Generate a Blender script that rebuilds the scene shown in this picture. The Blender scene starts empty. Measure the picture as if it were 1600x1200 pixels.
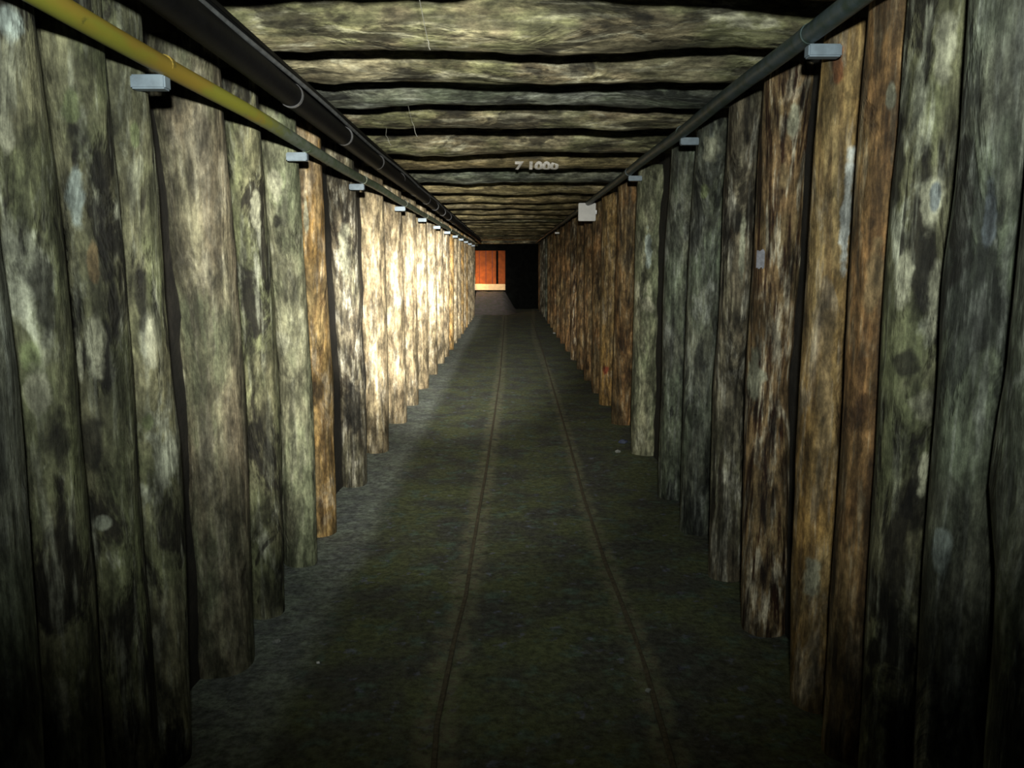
import bpy, bmesh, math, random
from mathutils import Vector, noise

random.seed(7)
C = bpy.context.scene.collection
SC = bpy.context.scene

# ------------------------------------------------------------------ camera, world, lights
F, CX, CY = 1300.0, 800.0, 600.0
VPX, VPY = 795.0, 412.0                    # where the tunnel's direction (+Y) falls in the picture
HC = 1.45                                  # eye height
PITCH = math.atan((CY - VPY) / F)
YAW = math.atan((VPX - CX) / F)
cam = bpy.data.cameras.new('camera'); cam.sensor_width = 36.0; cam.lens = 36.0 * F / 1600.0
cam.clip_start = 0.02; cam.clip_end = 200
co = bpy.data.objects.new('camera', cam); C.objects.link(co)
co.location = (0, 0, HC); co.rotation_euler = (math.pi / 2 - PITCH, 0, YAW)
SC.camera = co
w = bpy.data.worlds.new('world'); SC.world = w; w.use_nodes = True
w.node_tree.nodes['Background'].inputs[0].default_value = (0.55, 0.68, 1.0, 1)
w.node_tree.nodes['Background'].inputs[1].default_value = 0.045
SC.view_settings.view_transform = 'Standard'; SC.view_settings.look = 'None'
SC.view_settings.exposure = 0.0; SC.view_settings.gamma = 1.0
SC.view_settings.use_curve_mapping = False
try:
    SC.cycles.filter_width = 1.7          # the photograph's soft lens
except Exception: pass

def lamp(name, kind, loc, power, color, target=None, size=0.03, angle=100, blend=1.0):
    l = bpy.data.lights.new(name, kind); l.energy = power; l.color = color
    if kind in ('SPOT', 'POINT'): l.shadow_soft_size = size
    if kind == 'SPOT': l.spot_size = math.radians(angle); l.spot_blend = blend
    o = bpy.data.objects.new(name, l); C.objects.link(o); o.location = loc
    if target is not None:
        o.rotation_euler = (Vector(target) - Vector(loc)).to_track_quat('-Z', 'Y').to_euler()
    return o
def aim(px, py, dist=10):
    v = co.rotation_euler.to_matrix() @ Vector(((px - CX) / F, -(py - CY) / F, -1.0))
    return tuple(Vector((0, 0, HC)) + v.normalized() * dist)
# the torch carried at the viewer's forehead: wide spill, middle beam, and a tight hot spot held on the left wall far down
HEAD = (0.02, -0.12, 1.69)
lamp('torch_spill', 'SPOT', HEAD, 305, (0.95, 1.0, 0.90), aim(770, 160), 0.03, 96, 1.0)
lamp('torch_beam', 'SPOT', HEAD, 1150, (1.0, 0.96, 0.82), aim(680, 500), 0.03, 42, 1.0)
lamp('torch_inner_beam', 'SPOT', HEAD, 10000, (1.0, 0.95, 0.82), aim(712, 492), 0.03, 20, 1.0)
lamp('torch_hot_spot', 'SPOT', HEAD, 26000, (1.0, 0.94, 0.82), aim(710, 434), 0.03, 9.2, 1.0)

# ------------------------------------------------------------------ helpers
def cross_dir(px, py):
    """world direction through a pixel"""
    v = Vector(((px - CX) / F, -(py - CY) / F, -1.0))
    return (co.rotation_euler.to_matrix() @ v).normalized()

def tangent(side, px, py, face, r):
    """y of an upright log whose inner outline passes the pixel, and the height it is met at"""
    d = cross_dir(px, py); h = math.hypot(d.x, d.y); dx, dy = abs(d.x) / h, d.y / h
    y = ((face + r) * dy - r) / dx
    return y, HC + d.z / h * (y / dy)

def floor_pt(px, py):
    d = cross_dir(px, py); t = -HC / d.z
    return d.x * t, d.y * t

def obj(name, me, mat=None, parent=None):
    o = bpy.data.objects.new(name, me); C.objects.link(o)
    if mat is not None and not me.materials: me.materials.append(mat)
    if parent is not None: o.parent = parent
    return o

def tag(o, label=None, cat=None, group=None, kind=None):
    if label: o['label'] = label
    if cat: o['category'] = cat
    if group: o['group'] = group
    if kind: o['kind'] = kind
    return o

def bm_mesh(name, bm, smooth=False):
    me = bpy.data.meshes.new(name); bm.normal_update(); bm.to_mesh(me); bm.free()
    if smooth:
        for p in me.polygons: p.use_smooth = True
    return me

def add_box(bm, x0, x1, y0, y1, z0, z1, bevel=0.0):
    r = bmesh.ops.create_cube(bm, size=1.0)
    for v in r['verts']:
        v.co = Vector(((x0 + x1) / 2 + v.co.x * (x1 - x0), (y0 + y1) / 2 + v.co.y * (y1 - y0), (z0 + z1) / 2 + v.co.z * (z1 - z0)))
    if bevel:
        es = list({e for v in r['verts'] for e in v.link_edges})
        bmesh.ops.bevel(bm, geom=es, offset=bevel, segments=2, affect='EDGES')

def add_tube(bm, pts, r, n=10, cap=True):
    rings = []
    for i, p in enumerate(pts):
        a = Vector(pts[max(i - 1, 0)]); b = Vector(pts[min(i + 1, len(pts) - 1)])
        t = (b - a).normalized()
        u = t.cross(Vector((0, 0, 1)))
        if u.length < 1e-3: u = Vector((1, 0, 0))
        u.normalize(); v = t.cross(u)
        rr = r(i) if callable(r) else r
        rings.append([bm.verts.new(Vector(p) + (u * math.cos(k * 2 * math.pi / n) + v * math.sin(k * 2 * math.pi / n)) * rr) for k in range(n)])
    for A, B in zip(rings, rings[1:]):
        for k in range(n):
            bm.faces.new((A[k], A[(k + 1) % n], B[(k + 1) % n], B[k]))
    if cap:
        bm.faces.new(rings[0]); bm.faces.new(rings[-1][::-1])

def lerp(pts, h):
    if h <= pts[0][0]: a, b = pts[0], pts[min(1, len(pts) - 1)]
    elif h >= pts[-1][0]: a, b = pts[max(len(pts) - 2, 0)], pts[-1]
    else:
        for a, b in zip(pts, pts[1:]):
            if a[0] <= h <= b[0]: break
    if b[0] == a[0]: return a[1]
    t = (h - a[0]) / (b[0] - a[0]); t = max(-0.35, min(1.35, t))
    return a[1] + (b[1] - a[1]) * t

# ------------------------------------------------------------------ materials
def new_mat(name):
    m = bpy.data.materials.new(name); m.use_nodes = True
    return m, m.node_tree, m.node_tree.nodes['Principled BSDF']

class NB:
    def __init__(s, nt): s.nt = nt
    def n(s, t, **k):
        o = s.nt.nodes.new(t)
        for a, b in k.items(): setattr(o, a, b)
        return o
    def l(s, a, b): s.nt.links.new(a, b)
    def noise(s, vec, scale, detail=4, rough=0.55, dist=0.0):
        o = s.n('ShaderNodeTexNoise'); o.inputs['Scale'].default_value = scale; o.inputs['Detail'].default_value = detail
        o.inputs['Roughness'].default_value = rough; o.inputs['Distortion'].default_value = dist
        s.l(vec, o.inputs['Vector']); return o.outputs['Fac']
    def ramp(s, fac, a, b):
        o = s.n('ShaderNodeMapRange'); o.interpolation_type = 'SMOOTHSTEP'
        o.inputs['From Min'].default_value = a; o.inputs['From Max'].default_value = b
        s.l(fac, o.inputs['Value']); return o.outputs['Result']
    def mix(s, fac, a, b, mode='MIX'):
        o = s.n('ShaderNodeMix', data_type='RGBA', blend_type=mode)
        if isinstance(fac, float): o.inputs[0].default_value = fac
        else: s.l(fac, o.inputs[0])
        for i, v in ((6, a), (7, b)):
            if isinstance(v, tuple): o.inputs[i].default_value = (*v, 1)
            else: s.l(v, o.inputs[i])
        return o.outputs[2]
    def math(s, op, a, b=0.0):
        o = s.n('ShaderNodeMath', operation=op)
        for i, v in enumerate((a, b)):
            if isinstance(v, (int, float)): o.inputs[i].default_value = v
            else: s.l(v, o.inputs[i])
        return o.outputs[0]
    def mapping(s, vec, scale, loc=None):
        o = s.n('ShaderNodeMapping'); o.inputs['Scale'].default_value = scale
        s.l(vec, o.inputs['Vector'])
        if loc is not None: s.l(loc, o.inputs['Location'])
        return o.outputs['Vector']

def wood(name, base, alt, dark, pale, moss, patch=0.5, streak=0.5, paleamt=0.3, mossamt=0.4, rough=0.8, marks=()):
    """log wood: lengthwise grain, shed-bark patches, bleached spots and algae"""
    m, nt, bs = new_mat(name); b = NB(nt)
    tc = b.n('ShaderNodeTexCoord').outputs['Object']
    rnd = b.n('ShaderNodeObjectInfo').outputs['Random']
    cmb = b.n('ShaderNodeCombineXYZ')
    b.l(b.math('MULTIPLY', rnd, 61.0), cmb.inputs[0]); b.l(b.math('MULTIPLY', rnd, 23.0), cmb.inputs[1]); b.l(b.math('MULTIPLY', rnd, 97.0), cmb.inputs[2])
    off = cmb.outputs[0]
    long_ = b.mapping(tc, (1, 1, 0.06), off)
    mid = b.mapping(tc, (1, 1, 0.30), off)
    blob = b.mapping(tc, (1, 1, 0.55), off)
    grain = b.noise(long_, 42, 5, 0.65)
    grain2 = b.noise(mid, 26, 6, 0.7, 0.4)
    big = b.noise(mid, 5.0, 4, 0.55, 0.5)
    col = b.mix(b.ramp(big, 0.38, 0.62), base, alt)
    col = b.mix(b.math('MULTIPLY', b.ramp(b.noise(blob, 3.4, 5, 0.6), 0.44, 0.60), mossamt), col, moss)
    pm = b.ramp(b.noise(b.mapping(tc, (1, 1, 0.38), off), 8.0, 5, 0.62, 0.5), 0.56, 0.66)
    col = b.mix(b.math('MULTIPLY', pm, paleamt), col, pale)
    thr = 0.62 - 0.13 * patch
    dk = b.ramp(b.noise(b.mapping(tc, (1.1, 1.1, 0.36), off), 7.0, 5, 0.62, 0.6), thr, thr + 0.09)
    col = b.mix(b.math('MULTIPLY', dk, min(1.0, 0.45 + patch * 0.5)), col, dark)
    st = b.ramp(grain, 0.38, 0.60)
    wt = b.ramp(b.noise(b.mapping(tc, (1, 1, 0.10), off), 34, 4, 0.6), 0.52, 0.64)
    col = b.mix(b.math('MULTIPLY', wt, min(1.0, streak * 0.8)), col, pale)
    col = b.mix(b.math('MULTIPLY', b.math('SUBTRACT', 1.0, st), streak), col, dark)
    sp = b.ramp(grain2, 0.30, 0.72)
    if marks:
        nv = b.n('ShaderNodeTexNoise'); nv.inputs['Scale'].default_value = 16; nv.inputs['Detail'].default_value = 4
        b.l(tc, nv.inputs['Vector'])
        for (c0, rx, rz, mc) in marks:
            sub = b.n('ShaderNodeVectorMath', operation='SUBTRACT'); b.l(tc, sub.inputs[0]); sub.inputs[1].default_value = c0
            dv = b.n('ShaderNodeVectorMath', operation='DIVIDE'); b.l(sub.outputs[0], dv.inputs[0]); dv.inputs[1].default_value = (rx, rx, rz)
            ln = b.n('ShaderNodeVectorMath', operation='LENGTH'); b.l(dv.outputs[0], ln.inputs[0])
            q = b.math('ADD', ln.outputs['Value'], b.math('MULTIPLY', b.math('SUBTRACT', nv.outputs['Fac'], .5), 1.9))
            col = b.mix(b.math('MULTIPLY', b.math('SUBTRACT', 1.0, b.ramp(q, .62, 1.15)), .82), col, mc)
    fine = b.ramp(b.noise(b.mapping(tc, (1, 1, 0.45), off), 75, 4, 0.7), 0.30, 0.70)
    tone = b.ramp(b.noise(b.mapping(tc, (1, 1, 0.33), off), 15, 4, 0.6, 0.3), 0.34, 0.66)
    v = b.math('MULTIPLY', b.math('ADD', b.math('MULTIPLY', sp, 0.95), 0.38), b.math('ADD', b.math('MULTIPLY', fine, 0.6), 0.60))
    v = b.math('MULTIPLY', v, b.math('ADD', b.math('MULTIPLY', tone, 1.05), 0.42))
    mul = b.n('ShaderNodeCombineColor')
    for i in range(3): b.l(v, mul.inputs[i])
    col = b.mix(1.0, col, mul.outputs[0], 'MULTIPLY')
    b.l(col, bs.inputs['Base Color'])
    bs.inputs['Roughness'].default_value = rough
    bs.inputs['Specular IOR Level'].default_value = 0.35
    hgt = b.math('ADD', b.math('MULTIPLY', grain, 0.7), b.math('SUBTRACT', b.math('MULTIPLY', grain2, 0.8), b.math('MULTIPLY', dk, 0.5)))
    bp = b.n('ShaderNodeBump'); bp.inputs['Strength'].default_value = 0.8; bp.inputs['Distance'].default_value = 0.012
    b.l(hgt, bp.inputs['Height']); b.l(bp.outputs[0], bs.inputs['Normal'])
    return m

WK = {
 'patchy': ((.23, .22, .13), (.15, .15, .09), (.014, .012, .009), (.52, .54, .42), (.13, .16, .07), .95, .4, .85, .5),
 'green':  ((.21, .22, .16), (.14, .15, .12), (.014, .016, .016), (.42, .45, .40), (.11, .15, .09), .7, .45, .6, .5),
 'smooth': ((.25, .21, .14), (.18, .17, .11), (.05, .038, .024), (.40, .38, .29), (.12, .16, .09), .15, .5, .4, .5),
 'pale':   ((.33, .32, .21), (.24, .25, .16), (.06, .06, .04), (.54, .54, .40), (.20, .25, .14), .35, .35, .7, .5),
 'orange': ((.46, .28, .09), (.38, .27, .12), (.06, .026, .009), (.60, .52, .38), (.22, .20, .11), .25, .6, .55, .25),
 'grey':   ((.29, .26, .18), (.18, .15, .10), (.020, .014, .009), (.70, .67, .55), (.15, .18, .11), .7, .8, .65, .3),
 'brown':  ((.36, .23, .11), (.27, .18, .09), (.030, .011, .004), (.80, .72, .54), (.16, .17, .09), .35, 1.0, .6, .3),
 'redbrown': ((.33, .18, .07), (.24, .16, .07), (.035, .018, .010), (.44, .37, .24), (.15, .14, .07), .5, .65, .4, .3),
 'tan':    ((.44, .36, .22), (.36, .29, .18), (.12, .08, .045), (.70, .64, .50), (.32, .29, .18), .2, .6, .6, .15),
 'roof':   ((.36, .32, .20), (.23, .19, .115), (.028, .024, .016), (.62, .60, .44), (.18, .22, .09), .8, .4, .75, .5),
 'roofwarm': ((.40, .32, .16), (.31, .25, .13), (.06, .045, .024), (.58, .51, .34), (.24, .24, .11), .3, .45, .45, .35),
}
W = {k: wood('wood_' + k, *v) for k, v in WK.items()}

def plain(name, col, rough=0.6, metal=0.0, scale=20, var=0.4, col2=None, bump=0.3, dist=0.004):
    m, nt, bs = new_mat(name); b = NB(nt)
    tc = b.n('ShaderNodeTexCoord').outputs['Object']
    nz = b.noise(tc, scale, 5, 0.6)
    c2 = col2 or tuple(c * (1 - var) for c in col)
    b.l(b.mix(b.ramp(nz, 0.35, 0.65), col, c2), bs.inputs['Base Color'])
    bs.inputs['Roughness'].default_value = rough; bs.inputs['Metallic'].default_value = metal
    bp = b.n('ShaderNodeBump'); bp.inputs['Strength'].default_value = bump; bp.inputs['Distance'].default_value = dist
    b.l(nz, bp.inputs['Height']); b.l(bp.outputs[0], bs.inputs['Normal'])
    return m
M_earth = plain('packed_earth', (.026, .022, .017), .95, 0, 9, .6, bump=.8, dist=.03)
M_black = plain('black_plastic', (.006, .006, .007), .6, 0, 30, .3)
for m_ in (M_black,): m_.node_tree.nodes['Principled BSDF'].inputs['Specular IOR Level'].default_value = .15
M_strap = plain('zinc_strap', (.42, .43, .46), .35, .7, 30, .3)
M_bracket = plain('galvanised_bracket', (.22, .28, .34), .6, .1, 25, .25)
M_blue = plain('blue_grey_pipe', (.07, .10, .12), .5, .2, 18, .5, (.035, .06, .05))
M_white = plain('white_enamel', (.80, .80, .80), .5, 0, 14, .1)
M_stone = plain('pale_stone', (.34, .36, .34), .8, 0, 20, .4)
M_slate = plain('blue_slate', (.08, .10, .18), .6, 0, 20, .4)
M_paper = plain('paper', (.40, .40, .46), .8, 0, 40, .4)
M_rail = plain('rusty_rail', (.13, .11, .07), .85, .0, 60, .5)
M_silk = plain('spider_silk', (.40, .40, .36), .5)
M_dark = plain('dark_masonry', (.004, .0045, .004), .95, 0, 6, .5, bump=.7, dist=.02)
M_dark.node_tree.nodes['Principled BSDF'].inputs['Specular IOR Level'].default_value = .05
M_purple = plain('purple_grey_rubble', (.20, .17, .19), .9, 0, 8, .5, (.12, .13, .10), bump=.8, dist=.02)
M_cherry = plain('orange_stained_board', (.26, .062, .008), .9, 0, 6, .35)

def pipe_mat():
    m, nt, bs = new_mat('painted_pipe'); b = NB(nt)
    tc = b.n('ShaderNodeTexCoord').outputs['Object']
    sx = b.n('ShaderNodeSeparateXYZ'); b.l(tc, sx.inputs[0])
    nz = b.noise(b.mapping(tc, (1, .5, 1)), 14, 5, .65)
    yel = b.mix(b.ramp(b.noise(b.mapping(tc, (1, .25, 1)), 9, 3), .42, .58), (.25, .25, .03), (.30, .21, .03))
    gre = b.mix(b.ramp(nz, .4, .6), (.09, .13, .07), (.16, .19, .15))
    yy = b.math('ADD', sx.outputs[1], b.math('MULTIPLY', nz, 0.9))
    col = b.mix(b.ramp(yy, 3.25, 3.85), yel, gre)
    col = b.mix(b.ramp(nz, .60, .70), col, (.05, .06, .02))
    b.l(col, bs.inputs['Base Color']); bs.inputs['Roughness'].default_value = .55
    bp = b.n('ShaderNodeBump'); bp.inputs['Strength'].default_value = .4; bp.inputs['Distance'].default_value = .004
    b.l(nz, bp.inputs['Height']); b.l(bp.outputs[0], bs.inputs['Normal'])
    return m
M_pipe = pipe_mat()

LRAIL = [floor_pt(x, y) for x, y in ((678, 1198), (683, 1130), (710, 1000), (728, 930), (740, 850), (750, 790), (759, 740), (771, 660), (781, 590), (786, 530))]
RRAIL = [floor_pt(x, y) for x, y in ((1052, 1198), (1030, 1120), (1007, 1040), (990, 990), (968, 935), (946, 880), (913, 780), (897, 720), (880, 660), (860, 592), (843, 532))]

def floor_mat():
    m, nt, bs = new_mat('trodden_ballast'); b = NB(nt)
    tc = b.n('ShaderNodeTexCoord').outputs['Object']
    sx = b.n('ShaderNodeSeparateXYZ'); b.l(tc, sx.inputs[0])
    n1 = b.noise(tc, 2.6, 5, .6); n2 = b.noise(tc, 30, 6, .75); n3 = b.noise(tc, 9, 4, .6)
    col = b.mix(b.ramp(n1, .38, .62), (.075, .080, .068), (.125, .148, .066))
    col = b.mix(b.math('MULTIPLY', b.ramp(n3, .52, .66), .7), col, (.11, .18, .14))
    col = b.mix(b.math('MULTIPLY', b.ramp(b.noise(tc, 14, 3, .6), .60, .70), .6), col, (.20, .22, .34))
    # dust banked along each rail and lighter gravel at the foot of the left wall
    dn = b.math('MULTIPLY', b.math('SUBTRACT', n3, .5), .12)
    for pts, wd in ((LRAIL, .095), (RRAIL, .070)):
        fc = b.n('ShaderNodeFloatCurve')  # lateral position of the rail along the gallery
        y0, y1 = 0.0, 20.0
        cv = fc.mapping.curves[0]
        P = sorted([((p[1] - y0) / (y1 - y0), p[0] + .5) for p in pts])
        cv.points[0].location = (0, P[0][1]); cv.points[1].location = (1, P[-1][1])
        for q in P:
            if 0.0 < q[0] < 1.0: cv.points.new(q[0], q[1])
        fc.mapping.update()
        b.l(b.math('MULTIPLY', sx.outputs[1], 1 / (y1 - y0)), fc.inputs['Value'])
        d = b.math('ABSOLUTE', b.math('SUBTRACT', b.math('ADD', sx.outputs[0], .5), b.math('ADD', fc.outputs[0], dn)))
        band = b.math('SUBTRACT', 1.0, b.ramp(d, wd * .35, wd))
        col = b.mix(b.math('MULTIPLY', b.math('MULTIPLY', band, b.ramp(b.noise(tc, 11, 4, .65), .30, .62)), .9), col, b.mix(b.ramp(n2, .4, .6), (.30, .27, .18), (.18, .21, .12)))
    edge = b.math('SUBTRACT', 1.0, b.ramp(b.math('ADD', sx.outputs[0], dn), -.84, -.66))
    col = b.mix(b.math('MULTIPLY', edge, .8), col, b.mix(b.ramp(n3, .4, .6), (.34, .40, .35), (.22, .24, .24)))
    sc = b.math('ADD', b.math('MULTIPLY', b.ramp(n2, .3, .7), 1.1), .45)
    mul = b.n('ShaderNodeCombineColor')
    for i in range(3): b.l(sc, mul.inputs[i])
    col = b.mix(1.0, col, mul.outputs[0], 'MULTIPLY')
    b.l(col, bs.inputs['Base Color']); bs.inputs['Roughness'].default_value = .9
    bp = b.n('ShaderNodeBump'); bp.inputs['Strength'].default_value = .9; bp.inputs['Distance'].default_value = .02
    b.l(b.math('ADD', n2, n3), bp.inputs['Height']); b.l(bp.outputs[0], bs.inputs['Normal'])
    return m
M_floor = floor_mat()

# ------------------------------------------------------------------ logs
def log_mesh(name, length, r, seed, path=None, rows=26, n=20, bump=.045, wob=.006, taper=0.0, flare=0.0):
    """a log standing along z; path(h) gives the sideways (y) offset of its axis"""
    bm = bmesh.new(); rings = []
    for i in range(rows + 1):
        h = length * i / rows
        oy = path(h) if path else 0.0
        s = Vector((seed * 3.1, seed * 1.7, h * 1.7))
        ox = noise.noise(s) * wob; oy2 = noise.noise(s + Vector((9, 4, 2))) * wob
        rr = r * (1 - taper * (h / length)) * (1 + flare * max(0, 1 - h / 0.25) ** 2)
        if i in (0, rows): rr *= .93
        ring = []
        for k in range(n):
            a = k * 2 * math.pi / n
            ca, sa = math.cos(a), math.sin(a)
            q = 1 + bump * (noise.noise(Vector((ca * 1.3 + seed * 5.3, sa * 1.3, h * 2.6))) + .6 * noise.noise(Vector((ca * 3 + seed, sa * 3, h * 1.1 + 7))) + .5 * noise.noise(Vector((ca * 4, sa * 4 + seed, h * 9))))
            ring.append(bm.verts.new((ox + ca * rr * q, oy + oy2 + sa * rr * q, h)))
        rings.append(ring)
    for A, B in zip(rings, rings[1:]):
        for k in range(n):
            bm.faces.new((A[k], A[(k + 1) % n], B[(k + 1) % n], B[k]))
    for ring, fl in ((rings[0], True), (rings[-1], False)):
        f = bm.faces.new(ring[::-1] if fl else ring)
        ins = bmesh.ops.inset_region(bm, faces=[f], thickness=r * .12, depth=r * .04)
    return bm_mesh(name, bm, True)

H_CEIL = 2.18
FACE = .94

# wall backing (the earth behind the timbers)
def rough_sheet(name, mat, u0, u1, v0, v1, f, nu, nv, amp, seed):
    bm = bmesh.new(); g = []
    for i in range(nu + 1):
        row = []
        for j in range(nv + 1):
            u = u0 + (u1 - u0) * i / nu; v = v0 + (v1 - v0) * j / nv
            d = amp * noise.fractal(Vector((u * 1.3 + seed, v * 1.3, seed)), 1.0, 2.0, 4)
            row.append(bm.verts.new(f(u, v, d)))
        g.append(row)
    for i in range(nu):
        for j in range(nv):
            bm.faces.new((g[i][j], g[i + 1][j], g[i + 1][j + 1], g[i][j + 1]))
    me = bm_mesh(name, bm, True)
    return obj(name, me, mat)
Y0, YE = -1.6, 27.0
wall_left = tag(rough_sheet('wall_left', M_earth, Y0, YE + 1, -.1, 2.6, lambda u, v, d: (-1.09 - abs(d), u, v), 360, 30, .05, 1), 'log-lined left wall of the gallery, brightly lit far down', kind='structure')
wall_right = tag(rough_sheet('wall_right', M_earth, Y0, YE + 1, -.1, 2.6, lambda u, v, d: (1.09 + abs(d), u, v), 360, 30, .05, 5), 'log-lined right wall of the gallery, in dimmer light', kind='structure')
ceiling = tag(rough_sheet('ceiling', M_earth, Y0, YE + 1, -1.45, 1.45, lambda u, v, d: (v, u, 2.50 + abs(d)), 180, 16, .05, 9), 'log roof of the gallery laid crosswise with black gaps', kind='structure')

LEFT = [  # inner outline of each post as picture points, then wood, gap in pixels before it, label
 ([(0, -330), (600, -290), (1190, -240)], 'green', 0, None),
 ([(0, -160), (600, -120), (1190, -80)], 'green', 2, None),
 ([(0, -34), (370, 1), (600, 28), (900, 52), (1190, 72)], 'green', 2, 'dark green post at the edge of view'),
 ([(100, 66), (300, 92), (600, 124), (900, 147), (1190, 166)], 'patchy', 3, 'post with large black bark-shed patches'),
 ([(100, 168), (300, 187), (600, 208), (900, 228), (1190, 250)], 'patchy', 3, 'patchy post with a pale bluish scar'),
 ([(150, 230), (300, 248), (500, 262), (600, 270), (690, 282), (900, 291), (1190, 302)], 'patchy', 3, 'narrow mossy post left of the widest post'),
 ([(100, 343), (300, 360), (600, 383), (900, 395), (1010, 398)], 'smooth', 9, 'widest smooth brown post'),
 ([(130, 402), (300, 415), (400, 424), (600, 435), (940, 445)], 'patchy', 4, None),
 ([(200, 463), (300, 470), (400, 475), (600, 488), (880, 496)], 'pale', 4, 'pale grey-green post'),
 ([(170, 500), (300, 505), (400, 509), (600, 521), (820, 527)], 'orange', 3, 'slim orange post'),
 ([(220, 552), (300, 556), (400, 561), (600, 571), (745, 574)], 'grey', 5, 'grey streaked post with a dark foot'),
 ([(260, 597), (400, 602), (600, 607), (700, 608)], 'tan', 3, 'yellow-tan post'),
 ([(400, 629), (600, 635)], 'tan', 2, None),
]
for x in (651, 668, 682, 693, 702, 709.5, 715.5, 720.5, 725, 728.5, 731.5, 734.3, 736.7, 738.8, 740.6, 742):
    LEFT.append(([(420, x), (520, x + (1.5 if x < 700 else 0))], random.choice(['tan', 'tan', 'tan', 'tan', 'orange']), 1, None))
RIGHT = [
 ([(0, 1960), (600, 1900), (1190, 1840)], 'green', 0, None),
 ([(0, 1780), (600, 1740), (1190, 1690)], 'green', 2, None),
 ([(0, 1625), (300, 1597), (600, 1570), (760, 1545), (900, 1552), (1190, 1536)], 'green', 2, 'near-black post at the right edge of view'),
 ([(0, 1514), (300, 1492), (420, 1474), (600, 1466), (900, 1440), (1190, 1428)], 'green', 2, 'thick post mottled blue-green'),
 ([(0, 1417), (200, 1405), (300, 1393), (600, 1375), (900, 1357), (1190, 1340)], 'patchy', 3, 'post with pale blotches on black'),
 ([(30, 1356), (300, 1335), (600, 1318), (900, 1300), (1190, 1282)], 'redbrown', 2, 'dull brown post'),
 ([(100, 1283), (300, 1268), (600, 1249), (900, 1236), (1190, 1233)], 'orange', 3, 'ochre post with a bleached white edge'),
 ([(150, 1192), (250, 1184), (400, 1176), (600, 1163), (800, 1160), (1000, 1158)], 'brown', 14, 'wide post with reddish lengthwise streaks'),
 ([(200, 1138), (300, 1131), (490, 1124), (600, 1114), (850, 1107)], 'grey', 4, 'dark post with shed bark'),
 ([(210, 1088), (300, 1082), (400, 1076), (600, 1068), (810, 1062)], 'green', 2, None),
 ([(230, 1048), (300, 1045), (400, 1038), (600, 1033), (750, 1028)], 'green', 3, 'slim grey-green post'),
 ([(280, 996), (400, 992), (600, 987), (700, 985)], 'pale', 3, 'pale green post'),
 ([(300, 965), (400, 963), (600, 957)], 'redbrown', 2, None),
 ([(340, 940), (600, 936)], 'orange', 2, None),
]
for x in (925, 912.5, 901, 891, 882.5, 875, 869, 863.5, 859, 855, 851.5, 848.3, 845.6, 843.2, 841):
    RIGHT.append(([(400, x), (500, x)], random.choice(['redbrown', 'redbrown', 'orange', 'brown']) if x > 862 else random.choice(['grey', 'green', 'redbrown']), 1, None))

POSTS = {}; PATHS = {}
def build_wall(side, data, parent):
    sgn = -1 if side == 'L' else 1
    prev = None; ys = []
    # first pass: distance along the wall
    for pts, kind, gap, lab in data:
        mx = sum(p[1] for p in pts) / len(pts); my = sum(p[0] for p in pts) / len(pts)
        ys.append(tangent(side, mx, my, FACE, .12)[0])
    out = []
    for i, (pts, kind, gap, lab) in enumerate(data):
        mx = sum(p[1] for p in pts) / len(pts)
        if i == 0: r = .11
        else:
            px_prev = sum(p[1] for p in data[i - 1][0]) / len(data[i - 1][0])
            sl = abs(mx - px_prev) - gap
            r = sl / 2 / F * math.hypot(FACE, ys[i])
            sp = abs(ys[i] - ys[i - 1])
            nx = abs(ys[i + 1] - ys[i]) if i + 1 < len(ys) else 1
            r = max(r * 1.03, .11 if ys[i] > 6 else (.095 if ys[i] > 4 else .078)); r = min(r, .20)
            r = min(r, .49 * min(sp + .03, nx + .03)) if ys[i] < 4 else min(r, .49 * nx)
            r = max(r, .06)
        face = FACE + (random.uniform(-.004, .008) if ys[i] < 6 else 0)
        path = []
        for py, px in pts:
            y, h = tangent(side, px, py, face, r)
            path.append((h, y))
        path.sort()
        base_y = lerp(path, 1.0)
        far = base_y > 9
        L = H_CEIL + .03 - .0 + random.uniform(-.02, 0)
        me = log_mesh('log', L, r, i + (50 if sgn > 0 else 0), (lambda h, p=path, b=base_y: lerp(p, h - .04) - b), 14 if far else 44, 14 if far else 28, .05 if not far else .03, .004)
        o = obj('log', me, W[kind], parent)
        o.location = (sgn * (face + r), base_y, -.04)
        if lab: o['label'] = lab
        POSTS[(side, i)] = (o, r, base_y); PATHS[o.name] = path
        out.append((base_y, r))
    return out
build_wall('L', LEFT, wall_left)
build_wall('R', RIGHT, wall_right)

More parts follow.
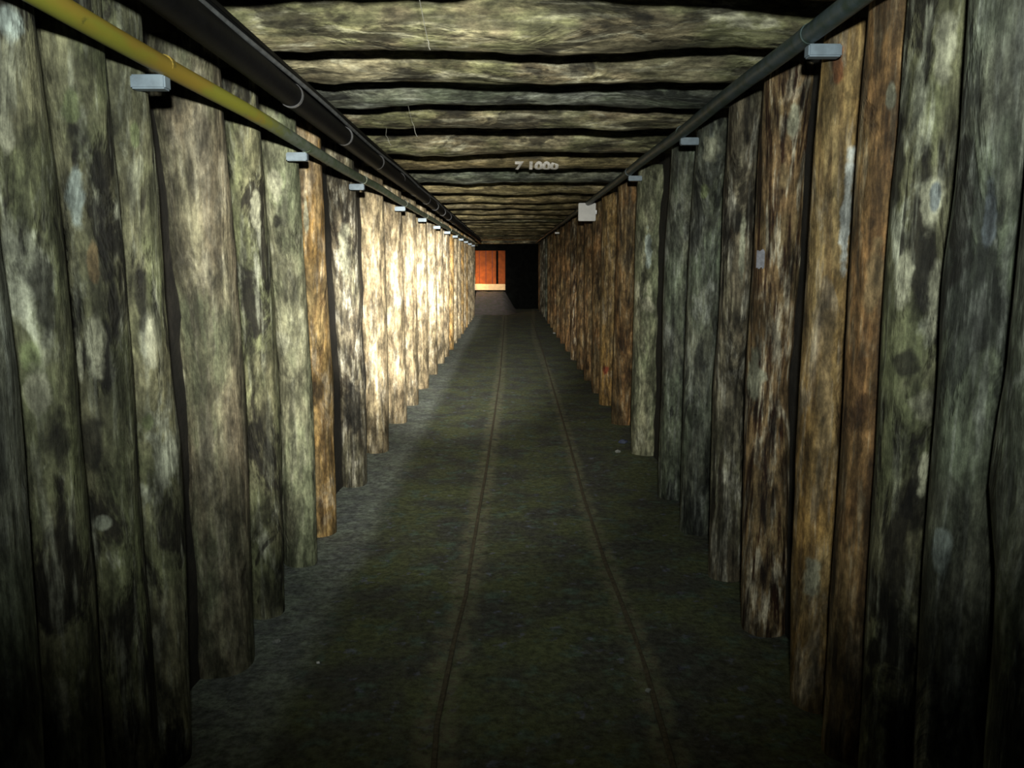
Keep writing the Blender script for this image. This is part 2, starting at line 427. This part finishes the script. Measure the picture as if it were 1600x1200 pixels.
def hit_on(o, r, y0, px, py):
    """where the picture point falls on a post, in the post's own space (its axis may lean)"""
    d = cross_dir(px, py); cx = o.location.x; yc = y0
    for _ in range(4):
        a = d.x * d.x + d.y * d.y; bq = -2 * (d.x * cx + d.y * yc); c = cx * cx + yc * yc - r * r
        disc = max(0.0, bq * bq - 4 * a * c); t = (-bq - math.sqrt(disc)) / (2 * a)
        yc = lerp(PATHS[o.name], HC + d.z * t)
    return Vector((d.x * t, d.y * t, HC + d.z * t)) - o.location
BLK, PAL, BLU, OCH, GRN, RED, GRY = (.012, .011, .009), (.44, .44, .32), (.40, .47, .44), (.28, .20, .10), (.16, .19, .09), (.36, .07, .04), (.15, .18, .20)
MARKS = {  # blemishes of single posts: picture point, half width and height, colour
 ('L', 3): [(70, 460, 22, 85, BLK), (10, 210, 14, 32, PAL), (15, 35, 22, 28, BLU), (48, 560, 18, 26, GRN), (98, 690, 22, 55, BLK), (95, 1110, 16, 50, PAL), (60, 610, 22, 40, PAL)],
 ('L', 4): [(118, 305, 16, 60, BLU), (166, 370, 14, 90, BLK), (146, 412, 9, 34, OCH), (178, 475, 10, 50, BLK), (150, 535, 18, 46, PAL), (121, 560, 4, 46, PAL), (112, 160, 16, 30, GRN), (140, 690, 22, 50, BLK), (162, 815, 16, 12, (.26, .28, .22))],
 ('L', 5): [(221, 470, 9, 62, BLK), (237, 530, 9, 60, PAL), (244, 1000, 7, 38, PAL), (233, 660, 12, 14, GRN), (212, 215, 8, 24, GRN)],
 ('L', 7): [(402, 330, 8, 40, PAL), (395, 690, 12, 30, BLK)],
 ('L', 8): [(430, 290, 11, 32, PAL), (440, 535, 14, 18, PAL), (432, 345, 6, 12, BLK)],
 ('L', 9): [(478, 335, 4, 36, PAL), (497, 315, 6, 60, OCH)],
 ('L', 10): [(538, 392, 10, 46, PAL), (551, 640, 15, 44, BLK)],
 ('R', 3): [(1545, 350, 10, 80, GRY), (1500, 330, 14, 110, BLK), (1470, 860, 14, 50, BLU)],
 ('R', 4): [(1458, 305, 18, 48, PAL), (1462, 305, 7, 30, GRY), (1412, 430, 14, 44, PAL), (1460, 470, 12, 62, PAL), (1478, 70, 18, 62, PAL), (1402, 250, 10, 90, BLK), (1447, 635, 22, 30, PAL), (1410, 570, 26, 26, BLK), (1430, 780, 30, 50, BLK), (1445, 740, 10, 32, PAL)],
 ('R', 5): [(1392, 150, 8, 24, PAL), (1365, 440, 16, 60, OCH)],
 ('R', 6): [(1323, 330, 9, 110, (.75, .80, .78)), (1290, 600, 14, 150, OCH), (1268, 905, 14, 36, PAL), (1308, 100, 9, 40, (.30, .11, .04))],
 ('R', 7): [(1225, 280, 10, 18, OCH), (1178, 590, 12, 40, PAL), (1240, 190, 10, 40, PAL)],
 ('R', 8): [(1150, 340, 12, 26, BLK), (1160, 385, 5, 60, PAL)],
 ('R', 9): [(1100, 300, 6, 14, GRN), (1110, 235, 14, 20, PAL)],
 ('R', 11): [(1014, 478, 10, 14, PAL), (1013, 390, 6, 36, BLU)],
 ('R', 13): [(946, 578, 5, 8, RED)],
}
for key, ml in MARKS.items():
    o, r, y0 = POSTS[key]; kind = (LEFT if key[0] == 'L' else RIGHT)[key[1]][1]
    mm = []
    for px, py, rx, ry, colr in ml:
        c0 = hit_on(o, r, y0, px, py); ca = hit_on(o, r, y0, px, py - ry); cb = hit_on(o, r, y0, px - rx, py); cc = hit_on(o, r, y0, px + rx, py)
        mm.append((tuple(c0), min(max(.012, (cb - cc).length / 2), .14), (ca - c0).length, colr))
    mk = wood('wood_' + kind + '_marked', *WK[kind], marks=mm)
    o.data.materials.clear(); o.data.materials.append(mk)

# roof logs
YB = [-150, -75, -22, 78, 127, 168, 200, 238, 264.5, 285.5, 302.5, 316, 326.5, 335, 342, 347.5, 352, 356, 359.5, 362.5, 365, 367.4, 369.4, 371.2, 372.8, 374.2, 375.5]
kinds = ['roof', 'roof', 'roof', 'roof', 'roof', 'green', 'roof', 'roof', 'roofwarm', 'green', 'roofwarm', 'roofwarm']
TEXTLOG = None
ylist = []
for y in YB:
    d = cross_dir(795, y); r = .115
    # lower outline of a log lying across: bottom tangent
    a = math.atan2(d.z, d.y); hh = H_CEIL - HC
    # centre height hh+r, line at angle a passes below it at distance r
    Y = ((hh + r) * math.cos(a) - r) / math.sin(a)
    ylist.append(Y)
for i, (y, Y) in enumerate(zip(YB, ylist)):
    sp = min(Y - ylist[i - 1] if i else 9, ylist[i + 1] - Y if i + 1 < len(ylist) else 9)
    r = min(.115, .48 * sp)
    kind = kinds[i] if i < len(kinds) else random.choice(['roofwarm', 'roofwarm', 'roof'])
    me = log_mesh('log', 2.64, r, 200 + i, None, 60 if i < 12 else 20, 22 if i < 12 else 14, .16, .028 if i < 8 else .012)
    o = obj('log', me, W[kind], ceiling)
    o.location = (-1.32, Y, H_CEIL + r); o.rotation_euler = (0, math.pi / 2, 0)
    if i == 8:
        o['label'] = 'roof log with white painted lettering'; TEXTLOG = (o, Y, r)

# white lettering on a roof log
_, ty, tr = TEXTLOG
cu = bpy.data.curves.new('lettering', 'FONT'); cu.body = '7 1000'; cu.size = .12; cu.align_x = 'CENTER'; cu.align_y = 'CENTER'; cu.extrude = .001; cu.offset = .006
ct = bpy.data.objects.new('lettering', cu); C.objects.link(ct)
dg = bpy.context.evaluated_depsgraph_get()
tm = bpy.data.meshes.new_from_object(ct.evaluated_get(dg)); bpy.data.objects.remove(ct)
lx = (837 - VPX) * ty / F
for v in tm.vertices:      # wrap round the near underside of the log
    X, A = v.co.x, v.co.y / tr
    ang = math.radians(-120) - A      # angle in the y-z plane from +y; -90 is straight down
    R = tr * 1.045 + v.co.z
    v.co = Vector((X + lx, ty + math.cos(ang) * R, H_CEIL + tr + math.sin(ang) * R))
M_chalk = plain('white_chalk', (.85, .82, .78), .8, 0, 60, .35)
tx = obj('lettering', tm, M_chalk, None)
tx.parent = TEXTLOG[0]; bpy.context.view_layer.update(); tx.matrix_parent_inverse = TEXTLOG[0].matrix_world.inverted()
tx['label'] = 'white painted lettering'

# floor
def floor_h(x, y):
    h = .012 * noise.fractal(Vector((x * 2.2, y * 2.2, 3)), 1.0, 2.0, 5)
    return h
bm = bmesh.new(); g = []
ysr = [Y0 + .05 * i for i in range(int((9 - Y0) / .05) + 1)]
while ysr[-1] < YE + .9: ysr.append(ysr[-1] + .15)
nx = 60  # columns
for y in ysr:
    g.append([bm.verts.new((-1.4 + 2.8 * j / nx, y, floor_h(-1.4 + 2.8 * j / nx, y))) for j in range(nx + 1)])
for i in range(len(g) - 1):
    for j in range(nx):
        bm.faces.new((g[i][j], g[i][j + 1], g[i + 1][j + 1], g[i + 1][j]))
floor = tag(obj('floor', bm_mesh('floor', bm, True), M_floor), 'dark trodden floor with rails sunk in it', kind='structure')

# sunken rails: head, web and foot section swept along the surveyed line
def rail(name, pts, label):
    P = sorted(pts, key=lambda p: p[1])
    P = [(P[0][0], 1.2)] + P + [(P[-1][0] + .01 * (1 if P[-1][0] > 0 else -1), 23.3)]
    prof = [(-.009, .004), (-.006, .007), (.006, .007), (.009, .004), (.009, -.008), (.006, -.016), (.006, -.05), (.04, -.06), (-.04, -.06), (-.006, -.05), (-.006, -.016), (-.009, -.008)]
    path = []
    for a, b in zip(P, P[1:]):
        n = max(1, int((b[1] - a[1]) / .5))
        for k in range(n):
            t = k / n; path.append((a[0] + (b[0] - a[0]) * t, a[1] + (b[1] - a[1]) * t))
    path.append(P[-1])
    bm = bmesh.new(); R = [[bm.verts.new((x + u, y, v)) for u, v in prof] for x, y in path]
    for A, B in zip(R, R[1:]):
        for k in range(len(prof)): bm.faces.new((A[k], B[k], B[(k + 1) % len(prof)], A[(k + 1) % len(prof)]))
    bm.faces.new(R[0]); bm.faces.new(R[-1][::-1])
    return tag(obj(name, bm_mesh(name, bm), M_rail), label, 'rail', 'narrow-gauge rails sunk in the floor')
rail('track_rail', LRAIL, 'left one of the two sunken mine rails, nearer the bright wall')
rail('track_rail', RRAIL, 'right one of the two sunken mine rails, nearer the dim wall')

# ------------------------------------------------------------------ pipes
def empty(name, loc=(0, 0, 0)):
    o = bpy.data.objects.new(name, None); C.objects.link(o); o.location = loc; return o

def wall_pipe(name, x, z, r, y0, y1, mat, sgn, brackets, label, bmat, sag=.004, step=.75):
    root = tag(empty(name), label, 'pipe')
    bm = bmesh.new(); pts = []; y = y0; k = 0
    while y < y1: pts.append((x + sag * noise.noise(Vector((y * .9, x, 0))) * 2, y, z + sag * noise.noise(Vector((y * .8, z, 5))) * 2)); y += .3
    pts.append((x, y1, z)); add_tube(bm, pts, r, 16)
    obj('tube', bm_mesh('tube', bm, True), mat, root)
    for i, by in enumerate(brackets):
        bm = bmesh.new()
        xa, xb = sorted((sgn * (abs(x) - .004), sgn * (FACE + .012)))
        add_box(bm, xa, xb, by - .02, by + .02, z - r - .036, z - r - .001, .004)      # arm under the pipe, let into the timber
        o = obj('bracket', bm_mesh('bracket', bm), bmat, root)
        bm = bmesh.new()
        add_tube(bm, [(x, by - .012, z), (x, by + .012, z)], r * 1.05, 16)
        obj('collar', bm_mesh('collar', bm), mat, root)
    return root
HCz = lambda h: HC + h
wall_pipe('handrail_pipe', -.868, HC + .496, .024, Y0 + .2, 23.0, M_pipe, -1, [.6, 2.20, 3.68, 5.10, 7.1, 8.9, 10.7, 12.5, 14.3, 16.1, 17.9, 19.7, 21.5], 'pipe rail on the left wall, yellow near the front and mossy green beyond', M_bracket)
wall_pipe('wall_pipe', .860, HC + .650, .028, Y0 + .2, 26.0, M_blue, 1, [.6, 2.50, 4.28, 6.1], 'dark blue-grey pipe along the top of the right wall', M_bracket)

# black conduit under the roof on the left
root = tag(empty('conduit'), 'black conduit hung under the roof in the left corner', 'conduit')
cxp, czp, cr = -.790, HC + .605, .042
bm = bmesh.new(); add_tube(bm, [(cxp + .004 * math.sin(y * 1.1), y, czp + .003 * math.sin(y * .8)) for y in [Y0 + .2 + .3 * i for i in range(83)]], cr, 20)
obj('tube', bm_mesh('tube', bm, True), M_black, root)
for px in (478, 553, 601, 633, 655, 672, 685, 696, 705, 713):
    yy = -cxp * F / (VPX - px) * .97
    bm = bmesh.new()
    add_tube(bm, [(cxp, yy - .006, czp), (cxp, yy + .006, czp)], cr * 1.06, 20)
    o = obj('strap', bm_mesh('strap', bm, True), M_strap, root)
bm = bmesh.new(); add_box(bm, -.925, -.745, Y0 + .2, 24.0, czp + cr + .002, czp + cr + .020, .003)  # black board added for the shade over the left post tops
obj('shade_board', bm_mesh('shade_board', bm), M_black, root)
# thin grey strip added as the highlight along the conduit's inner edge
bm = bmesh.new(); add_tube(bm, [(cxp + cr * .80 + .006 * math.sin(y * 2.3), y, czp + cr * .95) for y in [Y0 + .2 + .25 * i for i in range(99)]], .008, 8)
obj('highlight_strip', bm_mesh('highlight_strip', bm, True), plain('grey_highlight', (.16, .17, .18), .5), root)

# ------------------------------------------------------------------ white junction box on the right
YL = 9.2
bx0, bx1 = (902 - VPX) * YL / F, (928.5 - VPX) * YL / F
bz0, bz1 = HC + (VPY - 347) * YL / F, HC + (VPY - 320) * YL / F
root = tag(empty('junction_box', ((bx0 + bx1) / 2, YL, bz0)), 'small square white junction box high on the right wall', 'box')
def rel(o): o.parent = root; o.matrix_parent_inverse.identity(); o.location = (-(bx0 + bx1) / 2, -YL, -bz0); return o
bm = bmesh.new(); add_box(bm, bx0, bx1, YL, YL + .07, bz0, bz1, .006); rel(obj('housing', bm_mesh('housing', bm), M_white))
bm = bmesh.new(); add_box(bm, bx0 + .016, bx1 - .016, YL - .006, YL, bz0 + .016, bz1 - .016, .003); rel(obj('cover', bm_mesh('cover', bm), M_white))
bm = bmesh.new(); add_box(bm, bx1 - .03, bx1 + .012, YL + .02, YL + .055, (bz0 + bz1) / 2 - .02, (bz0 + bz1) / 2 + .02); rel(obj('mount', bm_mesh('mount', bm), M_strap))

# ------------------------------------------------------------------ far end with the orange-lit window
def X(px, y=YE): return (px - VPX) * y / F
def Z(py, y=YE): return HC + (VPY - py) * y / F
wx0, wx1, wz0, wz1 = X(738), X(789.5), Z(452.5), Z(392)
bm = bmesh.new()
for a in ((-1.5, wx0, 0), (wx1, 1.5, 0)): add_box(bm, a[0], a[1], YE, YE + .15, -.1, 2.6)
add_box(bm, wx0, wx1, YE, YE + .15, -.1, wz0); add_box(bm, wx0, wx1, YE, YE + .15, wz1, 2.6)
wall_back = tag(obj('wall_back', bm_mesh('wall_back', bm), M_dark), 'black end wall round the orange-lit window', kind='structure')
win = tag(empty('window_1', ((wx0 + wx1) / 2, YE + .15, wz0)), 'small orange-lit window at the far end of the gallery', kind='structure')
ox, oy, oz = win.location
def wpart(name, boxes, mat, label=None):
    bm = bmesh.new()
    for b_ in boxes: add_box(bm, b_[0] - ox, b_[1] - ox, b_[2] - oy, b_[3] - oy, b_[4] - oz, b_[5] - oz, .004)
    o = obj(name, bm_mesh(name, bm), mat, win)
    if label: o['label'] = label
    return o
D = .75
wpart('reveal', [(wx0 - .05, wx0, YE + .15, YE + D, wz0, wz1), (wx1, wx1 + .05, YE + .15, YE + D, wz0, wz1), (wx0, wx1, YE + .15, YE + D, wz1, wz1 + .05)], M_cherry)
nb = 5; bw = (wx1 - wx0) / nb
for k in range(nb):
    wpart('board', [(wx0 + k * bw + .006, wx0 + (k + 1) * bw - .006, YE + D - .02 - .008 * (k % 2), YE + D, wz0, wz1)], M_cherry)
bxm = X(776.5)
wpart('stile', [(X(770.5), X(775.0), YE + .50, YE + .54, wz0 + .02, wz1)], M_cherry, 'upright orange stile')
wpart('stile', [(X(778.5), wx1, YE + .50, YE + .54, wz0 + .02, wz1)], M_cherry)
wpart('slot', [(X(774.5), X(779.0), YE + .53, YE + .55, wz0 + .02, wz1)], M_dark, 'dark slot between the stiles')
wpart('sill', [(wx0, wx1, YE + .02, YE + .14, wz0, wz0 + .19)], plain('pale_sill', (.85, .52, .20), .5, 0, 8, .25), 'bright yellow-lit sill')
wpart('ledge', [(wx0, wx1, YE + .14, YE + D, wz0 - .04, wz0)], M_cherry)
lamp('window_lamp', 'POINT', (wx0 + .22, YE + .24, wz0 + .34), 16, (1.0, .55, .20), None, .04)
lamp('sill_lamp', 'SPOT', (wx0 + .12, YE - .16, wz0 + .24), 9, (1.0, .62, .26), (wx0 + .55, YE + .05, wz0 + .08), .02, 120, 1.0)
# dim lintel log in front of the end wall
me = log_mesh('lintel_log', 2.5, .07, 333, None, 20, 14, .06, .01)
o = obj('log', me, W['roof'], wall_back); o.location = (-1.25, YE - .12, Z(378.5) ); o.rotation_euler = (0, math.pi / 2, 0)
# rubble bank below the window
bm = bmesh.new(); g = []
for i in range(15):
    row = []
    for j in range(25):
        x = -1.04 + 1.29 * i / 14; y = 23.4 + 3.58 * j / 24
        t = max(0, min(1, (y - 23.6) / 3.2)); e = max(0, min(1, (.22 - x) / .35))
        row.append(bm.verts.new((x, y, -.02 + (wz0 - .02) * (t ** 1.3) * e + .03 * noise.noise(Vector((x * 4, y * 4, 0))) * t)))
    g.append(row)
for i in range(14):
    for j in range(24): bm.faces.new((g[i][j], g[i + 1][j], g[i + 1][j + 1], g[i][j + 1]))
tag(obj('rubble_bank', bm_mesh('rubble_bank', bm, True), M_purple), 'purple-grey bank of rubble heaped below the orange window', 'rubble', kind='stuff')

# ------------------------------------------------------------------ small things
def stone(px, py, s, mat, label, seed):
    x, y = floor_pt(px, py)
    bm = bmesh.new(); bmesh.ops.create_icosphere(bm, subdivisions=2, radius=1)
    for v in bm.verts:
        q = 1 + .35 * noise.noise(v.co * 1.3 + Vector((seed, 0, 0))); v.co = Vector((v.co.x * s * q, v.co.y * s * .8 * q, v.co.z * s * .6 * q))
    o = tag(obj('stone', bm_mesh('stone', bm), mat), label, 'stone'); o.location = (x, y, floor_h(x, y) + s * .38)
    return o
stone(965, 708, .022, M_stone, 'pale stone at the foot of the right wall beside a bluish stone', 1)
stone(973, 692, .036, M_slate, 'dark bluish stone by the brown posts of the right wall', 2)
stone(497, 1036, .007, M_white, 'tiny white pebble alone on the dark floor, front left', 3)
stone(1013, 1080, .012, M_stone, 'small pale chip on the right rail near the front', 4)
stone(432, 1004, .014, M_stone, 'small greenish chip in the gravel by the widest left post', 5)
stone(866, 521, .030, M_stone, 'pale chip far down the floor by the right wall', 6)

# torn paper tag on a right-hand post
o7, r7, y7 = POSTS[('R', 7)]
bm = bmesh.new(); nn = 7; rows = []
hp = hit_on(o7, r7, y7, 1190, 405); hz = hp.z + o7.location.z; yx = lerp(PATHS[o7.name], hz); a0 = math.atan2(hp.y + o7.location.y - yx, hp.x)
for i in range(nn):
    a = a0 + math.radians(-11 + 22 * i / (nn - 1))
    rows.append([bm.verts.new((o7.location.x + math.cos(a) * (r7 * 1.05 + .004), yx + math.sin(a) * (r7 * 1.05 + .004), hz - .033 + k * .022 + .012 * noise.noise(Vector((i * .9, k, 0))))) for k in range(4)])
for A, B in zip(rows, rows[1:]):
    for k in range(3):
        if (k + nn) % 5 != 9: bm.faces.new((A[k], B[k], B[k + 1], A[k + 1]))
me = bm_mesh('paper_scrap', bm); sol = obj('paper_scrap', me, M_paper); md = sol.modifiers.new('thick', 'SOLIDIFY'); md.thickness = .0015
tag(sol, 'torn pale paper scrap on the wide streaked right post', 'paper')

# cobweb strands hanging from the roof
for k, (pa, pb, dist) in enumerate((((603, 212), (611, 227), 4.6), ((644, 191), (652, 214), 4.2), ((668, 62), (672, 78), 2.6))):
    pts = []
    for t in range(7):
        px = pa[0] + (pb[0] - pa[0]) * t / 6; py = pa[1] + (pb[1] - pa[1]) * t / 6
        d = cross_dir(px + math.sin(t * 1.1) * .8, py); pts.append(Vector((0, 0, HC)) + d * (dist / d.y))
    top = Vector((pts[0].x - .004, min(ylist, key=lambda q: abs(q - pts[0].y)), H_CEIL + .012)); pts = [top] + pts
    bm = bmesh.new(); add_tube(bm, pts, .0009, 5)
    tag(obj('cobweb_strand', bm_mesh('cobweb_strand', bm), M_silk), ['bright cobweb strand hanging nearest the black conduit', 'faint cobweb strand hanging right of the brighter one', 'short cobweb strand under the foremost roof log'][k], 'cobweb')
# white clip beyond the junction box
bm = bmesh.new(); px_, py_, dd = 868, 364, 15.6
d = cross_dir(px_, py_); p = Vector((0, 0, HC)) + d * (dd / d.y)
add_box(bm, p.x - .012, p.x + .07, dd - .012, dd + .012, p.z - .014, p.z + .014, .003)
tag(obj('cable_clip', bm_mesh('cable_clip', bm), M_white), 'tiny white clip high on the right wall beyond the junction box', 'clip')
